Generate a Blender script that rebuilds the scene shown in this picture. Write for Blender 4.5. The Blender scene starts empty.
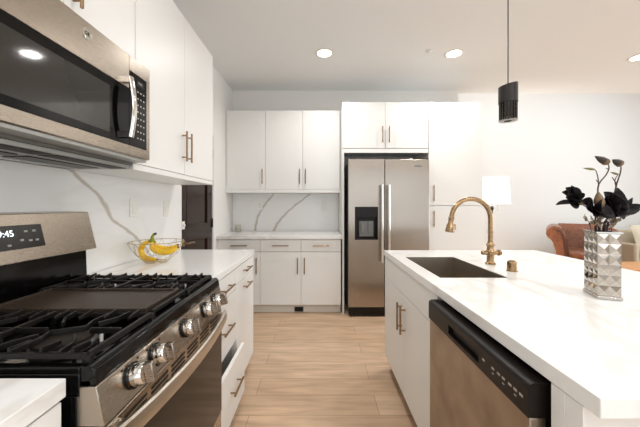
import bpy, bmesh, math, random
from mathutils import Vector, Matrix
random.seed(7)
C = bpy.context.scene.collection
sc = bpy.context.scene
PI = math.pi

# ------------------------------------------------------------ camera
CH = 1.265
cd = bpy.data.cameras.new('camera')
cam = bpy.data.objects.new('camera', cd); C.objects.link(cam)
cam.location = (0, 0, CH); cam.rotation_euler = (PI/2, 0, 0)
cd.sensor_width = 36.0; cd.lens = 290/640*36.0
cd.shift_x = 1.5/640; cd.shift_y = -7.9/640
cd.clip_start = 0.02
sc.camera = cam

# ------------------------------------------------------------ world, exposure, large lights
w = bpy.data.worlds.new('world'); sc.world = w; w.use_nodes = True
w.node_tree.nodes['Background'].inputs[0].default_value = (0.85, 0.92, 1.0, 1)
w.node_tree.nodes['Background'].inputs[1].default_value = 1.0
sc.view_settings.view_transform = 'Standard'
sc.view_settings.look = 'None'
sc.view_settings.gamma = 1.0
sc.view_settings.use_curve_mapping = False
sc.view_settings.exposure = -0.32

def area(name, loc, rot, sx, sy, power, col, spread=None):
    d = bpy.data.lights.new(name, 'AREA'); d.shape = 'RECTANGLE'
    d.size = sx; d.size_y = sy; d.energy = power; d.color = col
    if spread: d.spread = spread
    o = bpy.data.objects.new(name, d); C.objects.link(o)
    o.location = loc; o.rotation_euler = rot
    return o
WARM = (1.0, 0.985, 0.98)
DAY = (0.86, 0.93, 1.0)
# daylight coming in through the living-room windows (right wall); the other three are added fill lights
area('window_daylight_right', (7.8, 2.2, 1.5), (0, PI/2, 0), 2.2, 5.0, 165, DAY)
area('added_fill_rear', (1.6, -2.85, 1.45), (PI/2, 0, 0), 4.6, 2.2, 45, DAY)  # added soft fill from behind the camera
area('added_fill_ceiling', (1.3, -1.0, 2.82), (0, 0, 0), 3.2, 2.0, 46, (0.90, 0.955, 1.0))  # added overhead fill, stands for no real fixture
area('added_fill_living', (5.2, 4.45, 3.75), (math.radians(20), 0, 0), 3.5, 0.5, 40, DAY)  # added fill under the living-room ceiling, no window there

# ------------------------------------------------------------ materials
def lin(c):
    return tuple(((v/255)/12.92 if v/255 <= .04045 else ((v/255+.055)/1.055)**2.4) for v in c) + (1,)
def mat(name, col, rough=.5, metal=0.0, **kw):
    m = bpy.data.materials.new(name); m.use_nodes = True
    b = m.node_tree.nodes['Principled BSDF']
    b.inputs['Base Color'].default_value = lin(col) if max(col) > 1 else tuple(col)+(1,)
    b.inputs['Roughness'].default_value = rough
    b.inputs['Metallic'].default_value = metal
    for k, v in kw.items():
        b.inputs[k.replace('_', ' ')].default_value = v
    return m
def nodes(m): return m.node_tree.nodes, m.node_tree.links, m.node_tree.nodes['Principled BSDF']
def mth(nt, op, a=None, b=None, clamp=False):
    n = nt.nodes.new('ShaderNodeMath'); n.operation = op; n.use_clamp = clamp
    for i, v in enumerate((a, b)):
        if v is None: continue
        if isinstance(v, (int, float)): n.inputs[i].default_value = v
        else: nt.links.new(v, n.inputs[i])
    return n.outputs[0]
def noise_bump(m, scale=200, strength=.1, dist=.001, stretch=(1, 1, 1), colvar=None, roughvar=None):
    N, L, b = nodes(m); nt = m.node_tree
    tc = N.new('ShaderNodeTexCoord'); mp = N.new('ShaderNodeMapping'); mp.inputs['Scale'].default_value = stretch
    L.new(tc.outputs['Object'], mp.inputs[0])
    n = N.new('ShaderNodeTexNoise'); n.inputs['Scale'].default_value = scale; n.inputs['Detail'].default_value = 4
    L.new(mp.outputs[0], n.inputs[0])
    if strength:
        bp = N.new('ShaderNodeBump'); bp.inputs['Strength'].default_value = strength; bp.inputs['Distance'].default_value = dist
        L.new(n.outputs[0], bp.inputs['Height']); L.new(bp.outputs[0], b.inputs['Normal'])
    if colvar:
        mx = N.new('ShaderNodeMix'); mx.data_type = 'RGBA'
        mx.inputs[6].default_value = b.inputs['Base Color'].default_value; mx.inputs[7].default_value = lin(colvar)
        r = N.new('ShaderNodeMapRange'); r.inputs[1].default_value = .35; r.inputs[2].default_value = .7
        L.new(n.outputs[0], r.inputs[0]); L.new(r.outputs[0], mx.inputs[0]); L.new(mx.outputs[2], b.inputs['Base Color'])
    if roughvar:
        r = N.new('ShaderNodeMapRange'); r.inputs[3].default_value = roughvar[0]; r.inputs[4].default_value = roughvar[1]
        L.new(n.outputs[0], r.inputs[0]); L.new(r.outputs[0], b.inputs['Roughness'])
    return m

M = {}
M['wall'] = noise_bump(mat('wall_paint', (238, 236, 232), .75), 180, .06, .001)
M['ceil'] = noise_bump(mat('ceiling_paint', (236, 237, 236), .85), 120, .08, .001)
M['cab'] = noise_bump(mat('white_laminate', (236, 235, 231), .38), 300, .02, .0005)
M['carcass'] = noise_bump(mat('cabinet_carcass', (205, 200, 192), .6), 300, .02, .0005)
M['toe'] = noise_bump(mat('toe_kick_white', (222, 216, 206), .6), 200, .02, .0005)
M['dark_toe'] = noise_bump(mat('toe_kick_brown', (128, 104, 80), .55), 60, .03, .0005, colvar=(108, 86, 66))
M['brass'] = noise_bump(mat('champagne_bronze', (152, 124, 94), .3, 1.0), 90, 0, roughvar=(.22, .36))
M['faucet'] = noise_bump(mat('brushed_bronze', (166, 138, 104), .27, 1.0), 90, 0, roughvar=(.2, .33))
M['steel'] = noise_bump(mat('brushed_steel', (170, 159, 147), .3, 1.0), 60, .03, .0004, stretch=(1, 1, 25), roughvar=(.2, .33))
M['steelh'] = noise_bump(mat('brushed_steel_horizontal', (176, 165, 152), .27, 1.0), 60, .03, .0004, stretch=(20, 1, 30), roughvar=(.2, .34))
M['steeld'] = noise_bump(mat('brushed_steel_door', (172, 160, 147), .3, 1.0), 9, 0, roughvar=(.26, .38), colvar=(150, 138, 126))
M['chrome'] = noise_bump(mat('polished_steel', (222, 218, 212), .1, 1.0), 40, 0, roughvar=(.07, .14))
M['sink'] = noise_bump(mat('sink_steel', (186, 176, 162), .36, 1.0), 50, 0, roughvar=(.26, .4))
M['black'] = noise_bump(mat('black_enamel', (6, 5, 5), .1, Specular_IOR_Level=.3), 60, 0, roughvar=(.08, .18))
M['blackm'] = noise_bump(mat('black_plastic', (24, 18, 15), .35, Specular_IOR_Level=.25), 150, .03, .0004)
M['glassblk'] = noise_bump(mat('black_glass', (8, 7, 6), .05, Specular_IOR_Level=.2), 40, 0, roughvar=(.03, .08))
M['mwwin'] = noise_bump(mat('microwave_window', (44, 41, 37), .05), 260, 0, roughvar=(.03, .09))
M['ovenwin'] = noise_bump(mat('oven_glass', (24, 15, 9), .07, Specular_IOR_Level=.3), 40, 0, roughvar=(.05, .1))
M['iron'] = noise_bump(mat('cast_iron', (16, 13, 11), .4, Specular_IOR_Level=.3), 260, .12, .0006)
M['griddle'] = noise_bump(mat('griddle_iron', (56, 44, 34), .42, Specular_IOR_Level=.25), 30, .05, .0006, stretch=(1, 12, 1), colvar=(50, 43, 37))
M['burner'] = noise_bump(mat('burner_cap', (40, 34, 29), .45, Specular_IOR_Level=.3), 150, .06, .0005)
M['doorpaint'] = noise_bump(mat('dark_door_paint', (44, 29, 21), .18, Specular_IOR_Level=.2), 40, .02, .0005)
M['handle_d'] = noise_bump(mat('satin_nickel', (170, 150, 125), .3, 1.0), 60, 0, roughvar=(.25, .4))
M['plate'] = noise_bump(mat('switch_plastic', (236, 233, 226), .35), 100, .02, .0005)
M['slot'] = noise_bump(mat('dark_slot', (30, 28, 26), .6), 100, .02, .0005)
M['display'] = noise_bump(mat('display_black', (22, 20, 18), .15), 60, 0, roughvar=(.1, .2))
M['print'] = noise_bump(mat('grey_print', (170, 165, 158), .5), 100, .02, .0005)
M['leather'] = noise_bump(mat('brown_leather', (150, 92, 58), .34), 22, .35, .006, colvar=(112, 62, 38))
M['leatherd'] = noise_bump(mat('brown_leather_dark', (96, 54, 34), .4), 22, .3, .006, colvar=(78, 42, 27))  # darker leather: seat base, and the armchair crease shade as colour
M['linen'] = noise_bump(mat('beige_linen', (196, 182, 158), .85), 180, .2, .002, colvar=(184, 170, 146))
M['cream'] = noise_bump(mat('cream_linen', (214, 202, 180), .85), 180, .2, .002, colvar=(204, 190, 168))
M['handle_oven'] = noise_bump(mat('oven_handle_steel', (206, 198, 186), .3, 1.0), 60, 0, roughvar=(.26, .36))
M['oak'] = noise_bump(mat('orange_oak', (206, 148, 88), .4), 8, .05, .001, stretch=(1, 8, 8), colvar=(186, 126, 70))
M['blackmetal'] = noise_bump(mat('black_metal', (34, 31, 29), .35, .6), 90, .1, .001)
M['petal'] = noise_bump(mat('black_petal', (22, 15, 18), .5, Specular_IOR_Level=.2), 60, .2, .002, colvar=(12, 8, 10))
M['twig'] = noise_bump(mat('brown_twig', (72, 48, 42), .7), 120, .3, .001)
M['calyx'] = noise_bump(mat('brown_calyx', (122, 98, 70), .65), 80, .25, .001, colvar=(90, 70, 50))
M['bud'] = noise_bump(mat('dark_bud', (62, 46, 38), .6), 80, .25, .001, colvar=(40, 30, 26))
M['green'] = noise_bump(mat('green_bud', (112, 108, 66), .6), 80, .2, .001)
M['dried'] = noise_bump(mat('dried_filler', (168, 152, 122), .8), 90, .3, .001, colvar=(120, 104, 78))
M['mirror'] = noise_bump(mat('mirrored_glass', (186, 180, 172), .06, 1.0), 40, 0, roughvar=(.03, .12))
M['wire'] = noise_bump(mat('wire_silver_gold', (200, 182, 142), .25, 1.0), 60, 0, roughvar=(.2, .3))
M['smoke'] = mat('smoky_crystal', (70, 62, 58), .06, 0, Transmission_Weight=.75, IOR=1.5)
M['clear'] = mat('clear_glass', (245, 245, 240), .03, 0, Transmission_Weight=.95, IOR=1.45)
M['wax'] = noise_bump(mat('cream_wax', (226, 208, 168), .6), 60, .05, .001)
M['hoodglass'] = noise_bump(mat('hood_light_lens', (196, 204, 206), .2), 60, .05, .001)
M['filter'] = noise_bump(mat('grease_filter', (52, 48, 44), .4, .5), 260, .3, .001)
M['gray'] = noise_bump(mat('grey_metal', (120, 118, 114), .35, .6), 60, .03, .0005)

M['ventpaint'] = noise_bump(mat('vent_paint', (168, 168, 164), .35, .3), 60, .03, .0005)
def aniso(m, a, rot=0.0):
    N, L, b = nodes(m); b.inputs['Anisotropic'].default_value = a; b.inputs['Anisotropic Rotation'].default_value = rot
    tg = N.new('ShaderNodeTangent'); tg.direction_type = 'RADIAL'; tg.axis = 'Z'; L.new(tg.outputs[0], b.inputs['Tangent'])
aniso(M['steel'], .75)
def emis(name, col, s):
    m = mat(name, col, .5); b = m.node_tree.nodes['Principled BSDF']
    b.inputs['Emission Color'].default_value = lin(col); b.inputs['Emission Strength'].default_value = s
    return m
M['led'] = emis('downlight_glow', (255, 244, 226), 14)
M['digits'] = emis('clock_digits', (235, 245, 250), 2.0)
M['shade'] = emis('lamp_shade_lit', (255, 250, 240), .8)
M['bulb'] = emis('pendant_glow', (255, 236, 205), 2.5)

def banana_mat():
    m = mat('banana_skin', (238, 186, 36), .45); N, L, b = nodes(m)
    tc = N.new('ShaderNodeTexCoord'); n = N.new('ShaderNodeTexNoise'); n.inputs['Scale'].default_value = 18; n.inputs['Detail'].default_value = 5
    L.new(tc.outputs['Object'], n.inputs[0])
    r = N.new('ShaderNodeValToRGB'); e = r.color_ramp.elements
    e[0].position = .3; e[0].color = lin((206, 140, 26)); e[1].position = .48; e[1].color = lin((240, 192, 36))
    L.new(n.outputs[0], r.inputs[0]); L.new(r.outputs[0], b.inputs['Base Color'])
    return m
M['banana'] = banana_mat()
M['bstem'] = noise_bump(mat('banana_stem_green', (122, 138, 30), .5), 60, .1, .001, colvar=(150, 150, 34))
M['btip'] = noise_bump(mat('banana_tip_brown', (70, 52, 30), .7), 60, .1, .001)

def quartz(name, veins=(), origin=(0, 0, 0), axis=0, soft=.32):
    """white quartz: faint noise veins, plus drawn veins given as lists of (z, coordinate)"""
    m = mat(name, (236, 233, 227), .14); N, L, b = nodes(m); nt = m.node_tree
    tc = N.new('ShaderNodeTexCoord')
    mp = N.new('ShaderNodeMapping'); mp.inputs['Location'].default_value = origin
    L.new(tc.outputs['Object'], mp.inputs[0])
    # soft veins
    n = N.new('ShaderNodeTexNoise'); n.inputs['Scale'].default_value = 1.6; n.inputs['Detail'].default_value = 5; n.inputs['Distortion'].default_value = .6
    mp2 = N.new('ShaderNodeMapping'); mp2.inputs['Rotation'].default_value = (0, 0, .7); mp2.inputs['Scale'].default_value = (1, .45, 1)
    L.new(mp.outputs[0], mp2.inputs[0]); L.new(mp2.outputs[0], n.inputs[0])
    a = mth(nt, 'ABSOLUTE', mth(nt, 'SUBTRACT', n.outputs[0], .52))
    r = N.new('ShaderNodeMapRange'); r.inputs[1].default_value = 0; r.inputs[2].default_value = .022; r.inputs[3].default_value = soft; r.inputs[4].default_value = 0
    L.new(a, r.inputs[0]); mask = r.outputs[0]
    if veins:
        sp = N.new('ShaderNodeSeparateXYZ'); L.new(mp.outputs[0], sp.inputs[0])
        nn = N.new('ShaderNodeTexNoise'); nn.inputs['Scale'].default_value = 14; nn.inputs['Detail'].default_value = 4
        L.new(mp.outputs[0], nn.inputs[0])
        jit = mth(nt, 'MULTIPLY', mth(nt, 'SUBTRACT', nn.outputs[0], .5), .05)
        for v, wd in veins:
            zs = [p[0] for p in v]; cs = [p[1] for p in v]
            z0, z1, c0, c1 = min(zs), max(zs), min(cs), max(cs)
            u = mth(nt, 'DIVIDE', mth(nt, 'SUBTRACT', sp.outputs[2], z0), z1-z0)
            fc = N.new('ShaderNodeFloatCurve'); cv = fc.mapping.curves[0]
            pts = sorted(((z-z0)/(z1-z0), (c-c0)/(c1-c0)) for z, c in v)
            cv.points[0].location = pts[0]; cv.points[1].location = pts[-1]
            for p in pts[1:-1]: cv.points.new(*p)
            fc.mapping.update()
            L.new(u, fc.inputs['Value'])
            cc = mth(nt, 'ADD', mth(nt, 'MULTIPLY', fc.outputs[0], c1-c0), c0)
            dist = mth(nt, 'ABSOLUTE', mth(nt, 'ADD', mth(nt, 'SUBTRACT', sp.outputs[axis], cc), jit))
            rr = N.new('ShaderNodeMapRange'); rr.inputs[1].default_value = wd*.25; rr.inputs[2].default_value = wd; rr.inputs[3].default_value = .85; rr.inputs[4].default_value = 0
            L.new(dist, rr.inputs[0]); mask = mth(nt, 'MAXIMUM', mask, rr.outputs[0])
    mx = N.new('ShaderNodeMix'); mx.data_type = 'RGBA'
    mx.inputs[6].default_value = lin((238, 237, 234)); mx.inputs[7].default_value = lin((186, 176, 162))
    L.new(mask, mx.inputs[0]); L.new(mx.outputs[2], b.inputs['Base Color'])
    return m
M['quartz'] = quartz('white_quartz', soft=.32)

def floor_mat():
    m = mat('oak_planks', (205, 165, 120), .38); N, L, b = nodes(m); nt = m.node_tree
    tc = N.new('ShaderNodeTexCoord'); br = N.new('ShaderNodeTexBrick')
    br.offset = .37; br.offset_frequency = 2; br.squash = 1
    br.inputs['Scale'].default_value = 1; br.inputs['Brick Width'].default_value = 1.25; br.inputs['Row Height'].default_value = .185
    br.inputs['Mortar Size'].default_value = .0016; br.inputs['Mortar Smooth'].default_value = .2; br.inputs['Bias'].default_value = 0
    br.inputs['Color1'].default_value = lin((210, 182, 154)); br.inputs['Color2'].default_value = lin((200, 170, 140)); br.inputs['Mortar'].default_value = lin((146, 116, 86))
    L.new(tc.outputs['Object'], br.inputs[0])
    mp = N.new('ShaderNodeMapping'); mp.inputs['Scale'].default_value = (1.3, 14, 1); L.new(tc.outputs['Object'], mp.inputs[0])
    n = N.new('ShaderNodeTexNoise'); n.inputs['Scale'].default_value = 2.2; n.inputs['Detail'].default_value = 7; n.inputs['Distortion'].default_value = .5
    L.new(mp.outputs[0], n.inputs[0])
    r = N.new('ShaderNodeValToRGB'); e = r.color_ramp.elements
    e[0].position = .3; e[0].color = (.78, .73, .68, 1); e[1].position = .62; e[1].color = (1.06, 1.05, 1.04, 1)
    L.new(n.outputs[0], r.inputs[0])
    n2 = N.new('ShaderNodeTexNoise'); n2.inputs['Scale'].default_value = 3.2; n2.inputs['Detail'].default_value = 2
    mp3 = N.new('ShaderNodeMapping'); mp3.inputs['Scale'].default_value = (.8, 3, 1); L.new(tc.outputs['Object'], mp3.inputs[0]); L.new(mp3.outputs[0], n2.inputs[0])
    r2 = N.new('ShaderNodeMapRange'); r2.inputs[1].default_value = .3; r2.inputs[2].default_value = .7; r2.inputs[3].default_value = .86; r2.inputs[4].default_value = 1.08
    L.new(n2.outputs[0], r2.inputs[0])
    mx = N.new('ShaderNodeMix'); mx.data_type = 'RGBA'; mx.blend_type = 'MULTIPLY'; mx.inputs[0].default_value = .8
    L.new(br.outputs[0], mx.inputs[6]); L.new(r.outputs[0], mx.inputs[7])
    vm = N.new('ShaderNodeVectorMath'); vm.operation = 'SCALE'; L.new(mx.outputs[2], vm.inputs[0]); L.new(r2.outputs[0], vm.inputs['Scale'])
    L.new(vm.outputs[0], b.inputs['Base Color'])
    bp = N.new('ShaderNodeBump'); bp.inputs['Strength'].default_value = .12; bp.inputs['Distance'].default_value = .001
    L.new(n.outputs[0], bp.inputs['Height']); L.new(bp.outputs[0], b.inputs['Normal'])
    return m
M['floor'] = floor_mat()

# ------------------------------------------------------------ helpers
class B:
    def __init__(s): s.bm = bmesh.new()
    def box(s, x0, x1, y0, y1, z0, z1):
        m = Matrix.Translation(((x0+x1)/2, (y0+y1)/2, (z0+z1)/2)) @ Matrix.Diagonal((abs(x1-x0), abs(y1-y0), abs(z1-z0), 1))
        bmesh.ops.create_cube(s.bm, size=1, matrix=m); return s
    def hexa(s, bot, top):
        v = [s.bm.verts.new(p) for p in list(bot)+list(top)]; n = len(bot)
        s.bm.faces.new(v[:n][::-1]); s.bm.faces.new(v[n:])
        for i in range(n): s.bm.faces.new((v[i], v[(i+1) % n], v[n+(i+1) % n], v[n+i]))
        return s
    def prism_y(s, prof, y0, y1):     # profile of (x, z)
        return s.hexa([(x, y0, z) for x, z in prof], [(x, y1, z) for x, z in prof])
    def prism_x(s, prof, x0, x1):     # profile of (y, z)
        return s.hexa([(x0, y, z) for y, z in prof], [(x1, y, z) for y, z in prof])
    def prism_z(s, prof, z0, z1):
        return s.hexa([(x, y, z0) for x, y in prof], [(x, y, z1) for x, y in prof])
    def cyl(s, p0, p1, r0, r1=None, seg=20):
        r1 = r0 if r1 is None else r1
        return s.tube([p0, p1], [r0, r1], seg)
    def tube(s, pts, r, seg=10, closed=False, flat=None):
        pts = [Vector(p) for p in pts]; n = len(pts)
        rs = r if isinstance(r, (list, tuple)) else [r]*n
        rings = []; up = None
        for i, p in enumerate(pts):
            if closed: t = (pts[(i+1) % n]-pts[i-1])
            else: t = pts[min(i+1, n-1)]-pts[max(i-1, 0)]
            if t.length < 1e-9: t = Vector((0, 0, 1))
            t.normalize()
            if up is None: up = Vector((0, 0, 1)) if abs(t.z) < .9 else Vector((0, 1, 0))
            a = t.cross(up)
            if a.length < 1e-5: a = t.cross(Vector((1, 0, 0)))
            a.normalize(); bb = a.cross(t).normalized(); up = bb
            fa, fb = flat if flat else (1, 1)
            rings.append([s.bm.verts.new(p + a*math.cos(2*PI*k/seg)*rs[i]*fa + bb*math.sin(2*PI*k/seg)*rs[i]*fb) for k in range(seg)])
        m = n if closed else n-1
        for i in range(m):
            A, Bq = rings[i], rings[(i+1) % n]
            for k in range(seg): s.bm.faces.new((A[k], A[(k+1) % seg], Bq[(k+1) % seg], Bq[k]))
        if not closed:
            s.bm.faces.new(rings[0][::-1]); s.bm.faces.new(rings[-1])
        return s
    def lathe(s, prof, c, seg=32, axis='z', cap=True):   # prof (r, h)
        rings = []
        for r, h in prof:
            ring = []
            for k in range(seg):
                a = 2*PI*k/seg; u, v = r*math.cos(a), r*math.sin(a)
                if axis == 'z': p = (c[0]+u, c[1]+v, c[2]+h)
                elif axis == 'x': p = (c[0]+h, c[1]+u, c[2]+v)
                else: p = (c[0]+u, c[1]+h, c[2]+v)
                ring.append(s.bm.verts.new(p))
            rings.append(ring)
        for A, Bq in zip(rings, rings[1:]):
            for k in range(seg): s.bm.faces.new((A[k], A[(k+1) % seg], Bq[(k+1) % seg], Bq[k]))
        if cap: s.bm.faces.new(rings[0][::-1]); s.bm.faces.new(rings[-1])
        return s
    def ball(s, c, r, seg=16):
        m = Matrix.Translation(c) @ Matrix.Diagonal((r[0], r[1], r[2], 1))
        bmesh.ops.create_uvsphere(s.bm, u_segments=seg, v_segments=seg//2+2, radius=1, matrix=m); return s
    def build(s, name, m, parent=None, bevel=0, smooth=True, sub=0, seg=2, origin=None):
        bm = s.bm
        bmesh.ops.recalc_face_normals(bm, faces=bm.faces)
        xs = [v.co for v in bm.verts]
        mn = Vector((min(v.x for v in xs), min(v.y for v in xs), min(v.z for v in xs)))
        mx = Vector((max(v.x for v in xs), max(v.y for v in xs), max(v.z for v in xs)))
        o = Vector(origin) if origin else (mn+mx)/2
        if parent is None and origin is None: o.z = mn.z
        bmesh.ops.translate(bm, verts=bm.verts, vec=-o)
        me = bpy.data.meshes.new(name); bm.to_mesh(me); bm.free()
        me.materials.append(M[m] if isinstance(m, str) else m)
        if smooth:
            for p in me.polygons: p.use_smooth = True
            me.set_sharp_from_angle(angle=math.radians(38))
        ob = bpy.data.objects.new(name, me); C.objects.link(ob)
        ob['wo'] = tuple(o)
        if parent is not None:
            ob.parent = parent; ob.location = o - Vector(parent['wo'])
        else: ob.location = o
        if bevel:
            md = ob.modifiers.new('bevel', 'BEVEL'); md.width = bevel; md.segments = seg; md.limit_method = 'ANGLE'; md.angle_limit = math.radians(40)
        if sub:
            md = ob.modifiers.new('sub', 'SUBSURF'); md.levels = sub; md.render_levels = sub
        return ob
def box(name, m, parent, x0, x1, y0, y1, z0, z1, bevel=0):
    return B().box(x0, x1, y0, y1, z0, z1).build(name, m, parent, bevel)
def thing(name, loc, label, cat, group=None):
    o = bpy.data.objects.new(name, None); C.objects.link(o); o.location = loc; o['wo'] = tuple(loc)
    o.empty_display_size = .05
    o['label'] = label; o['category'] = cat
    if group: o['group'] = group
    return o
def tag(o, label, cat, group=None, kind=None):
    o['label'] = label; o['category'] = cat
    if group: o['group'] = group
    if kind: o['kind'] = kind
    return o
def struct(o): o['kind'] = 'structure'; return o
def textmesh(name, s, size, m, parent, loc, rot, extrude=.0004, align='LEFT'):
    cu = bpy.data.curves.new(name, 'FONT'); cu.body = s; cu.size = size; cu.extrude = extrude; cu.align_x = align; cu.align_y = 'CENTER'
    t = bpy.data.objects.new(name+'_tmp', cu); C.objects.link(t)
    bpy.context.view_layer.update()
    me = bpy.data.meshes.new_from_object(t.evaluated_get(bpy.context.evaluated_depsgraph_get()))
    bpy.data.objects.remove(t)
    me.transform(rot.to_4x4()); me.materials.clear(); me.materials.append(M[m])
    ob = bpy.data.objects.new(name, me); C.objects.link(ob); ob['wo'] = tuple(loc)
    ob.parent = parent; ob.location = Vector(loc)-Vector(parent['wo'])
    return ob
FACE_PX = Matrix(((0, 0, 1), (1, 0, 0), (0, 1, 0)))       # text read by someone looking toward -X (right = +Y)
FACE_NX = Matrix(((0, 0, -1), (-1, 0, 0), (0, 1, 0)))     # text read by someone looking toward +X (right = -Y)
FACE_NY = Matrix(((1, 0, 0), (0, 0, -1), (0, 1, 0)))      # looking toward +Y

def pull(parent, c, axis, length, out, m='brass', r=.006, off=.030):
    """bar pull: c = centre point on the door face, out = unit direction away from the face"""
    c = Vector(c); out = Vector(out); a = Vector({'x': (1, 0, 0), 'y': (0, 1, 0), 'z': (0, 0, 1)}[axis])
    b = B(); p = c+out*off
    b.cyl(p-a*length/2, p+a*length/2, r, seg=12)
    for s in (-1, 1): b.cyl(c+a*s*length*.36, p+a*s*length*.36, r*.75, seg=10)
    return b.build('handle', m, parent)

CEIL = 2.85; LW = -1.187; BK = 4.0; Z0, ZC = .877, .915
FAR = 6.5; RW = 8.0; REAR = -3.0

# ------------------------------------------------------------ room shell
struct(box('floor', 'floor', None, LW-.15, RW, REAR, FAR, -.05, 0))
struct(box('ceiling', 'ceil', None, LW-.15, RW, REAR, BK+.1, CEIL, CEIL+.1))
struct(box('ceiling_living', 'ceil', None, 1.8, RW, BK+.1, FAR, 3.95, 4.05))
b = B(); b.box(LW-.12, LW, REAR, 2.503, 0, CEIL); b.box(LW-.12, LW, 3.275, BK, 0, CEIL); b.box(LW-.12, LW, 2.503, 3.275, 2.05, CEIL)
struct(b.build('wall_left', 'wall'))
struct(box('wall_back', 'wall', None, LW-.12, 1.93, BK, BK+.12, 0, CEIL))
struct(box('wall_return', 'wall', None, 1.81, 1.93, BK+.12, FAR, 0, 3.95))
struct(box('wall_header', 'wall', None, 1.93, RW, BK+.0, BK+.1, CEIL+.1, 3.95))
struct(box('wall_far', 'wall', None, 1.81, RW, FAR, FAR+.12, 0, 3.95))
# right wall with a window opening onto daylight, rear wall with a wide glass door opening
b = B(); b.box(RW, RW+.12, REAR, -.4, 0, 3.95); b.box(RW, RW+.12, 4.8, FAR, 0, 3.95); b.box(RW, RW+.12, -.4, 4.8, 0, .35); b.box(RW, RW+.12, -.4, 4.8, 2.65, 3.95)
struct(b.build('wall_right', 'wall'))
b = B(); b.box(LW-.12, -.8, REAR-.12, REAR, 0, CEIL); b.box(4.0, RW, REAR-.12, REAR, 0, CEIL); b.box(-.8, 4.0, REAR-.12, REAR, 2.5, CEIL)
struct(b.build('wall_rear', 'wall'))
def window_frame(name, pts):
    b = B()
    for q in pts: b.box(*q)
    return struct(b.build(name, 'plate'))
window_frame('window_1', [(RW+.02, RW+.08, -.4, 4.8, .35, .41), (RW+.02, RW+.08, -.4, 4.8, 2.59, 2.65)] + [(RW+.02, RW+.08, y-.03, y+.03, .41, 2.59) for y in (-.37, .9, 2.2, 3.5, 4.77)])
window_frame('window_2', [(-.8, 4.0, REAR-.08, REAR-.02, 2.44, 2.5)] + [(x-.03, x+.03, REAR-.08, REAR-.02, .0, 2.44) for x in (-.77, 1.6, 3.97)])
struct(box('baseboard_left', 'cab', None, LW+.001, LW+.013, 3.278, 3.40, 0, .09))
struct(box('baseboard_far', 'cab', None, 1.935, RW, FAR-.014, FAR-.001, 0, .1))

# dark door in the left wall
d1 = thing('door_1', (LW-.05, 2.89, 0), 'dark brown panelled door in the left wall', 'door'); d1['kind'] = 'structure'
del d1['category']
xd = LW-.014
b = B(); y0, y1 = 2.508, 3.270
b.box(xd-.035, xd, y0, y0+.13, .01, 2.04); b.box(xd-.035, xd, y1-.13, y1, .01, 2.04)
for z0, z1 in ((.01, .25), (.93, 1.07), (1.90, 2.04)): b.box(xd-.035, xd, y0+.13, y1-.13, z0, z1)
for z0, z1 in ((.25, .93), (1.07, 1.90)): b.box(xd-.03, xd-.012, y0+.13, y1-.13, z0, z1)
b.build('door_panel', 'doorpaint', d1, .002)
b = B()
for z0, z1 in ((.25, .93), (1.07, 1.90)):
    for q in ((y0+.13, y0+.146, z0, z1), (y1-.146, y1-.13, z0, z1), (y0+.146, y1-.146, z0, z0+.016), (y0+.146, y1-.146, z1-.016, z1)):
        b.box(xd-.012, xd+.004, *q)
b.build('moulding', 'doorpaint', d1, .004)
b = B(); b.cyl((xd, 2.565, .93), (xd+.012, 2.565, .93), .028); b.cyl((xd+.012, 2.565, .93), (xd+.05, 2.565, .93), .010)
b.tube([(xd+.05, 2.56, .93), (xd+.052, 2.62, .932), (xd+.05, 2.69, .926)], .009)
b.build('door_handle', 'handle_d', d1)
b = B(); b.box(xd, xd+.008, 2.54, 2.59, 1.055, 1.125); b.cyl((xd+.008, 2.565, 1.09), (xd+.02, 2.565, 1.09), .012)
b.build('deadbolt', 'plate', d1, .002)
b = B()
for z in (.25, 1.07, 1.85): b.cyl((xd+.006, 3.268, z-.05), (xd+.006, 3.268, z+.05), .007, seg=10); b.box(xd, xd+.003, 3.235, 3.266, z-.045, z+.045)
b.build('hinge', 'blackmetal', d1)

# ------------------------------------------------------------ backsplashes
veinL = [(.90, 2.05), (1.048, 1.883), (1.123, 1.761), (1.183, 1.654), (1.263, 1.603), (1.327, 1.542), (1.374, 1.459), (1.46, 1.345)]
ctr = ((LW+.006), (.3+2.49)/2, ZC)
o = box('backsplash', quartz('backsplash_quartz_left', [(veinL, .026)], (ctr[0], ctr[1], ctr[2]), 1, .08), None, LW+.001, LW+.012, -.3+.6, 2.49, ZC+.001, 1.434)
tag(o, 'white quartz wall slab with one grey vein, behind the range and bananas', 'backsplash')
vb1 = [(.902, -.872), (1.095, -.838), (1.232, -.763), (1.35, -.68), (1.46, -.585)]
vb2 = [(.902, -.625), (1.081, -.515), (1.287, -.295), (1.36, -.2), (1.46, -.07)]
ox = (LW+.003+.275)/2
o = box('backsplash', quartz('backsplash_quartz_back', [(vb1, .024), (vb2, .028)], (ox, BK-.007, ZC), 0, .05), None, LW+.003, .275, BK-.013, BK-.001, ZC+.001, 1.428)
tag(o, 'white quartz wall slab with two slanting grey veins in the far nook', 'backsplash')

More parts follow.
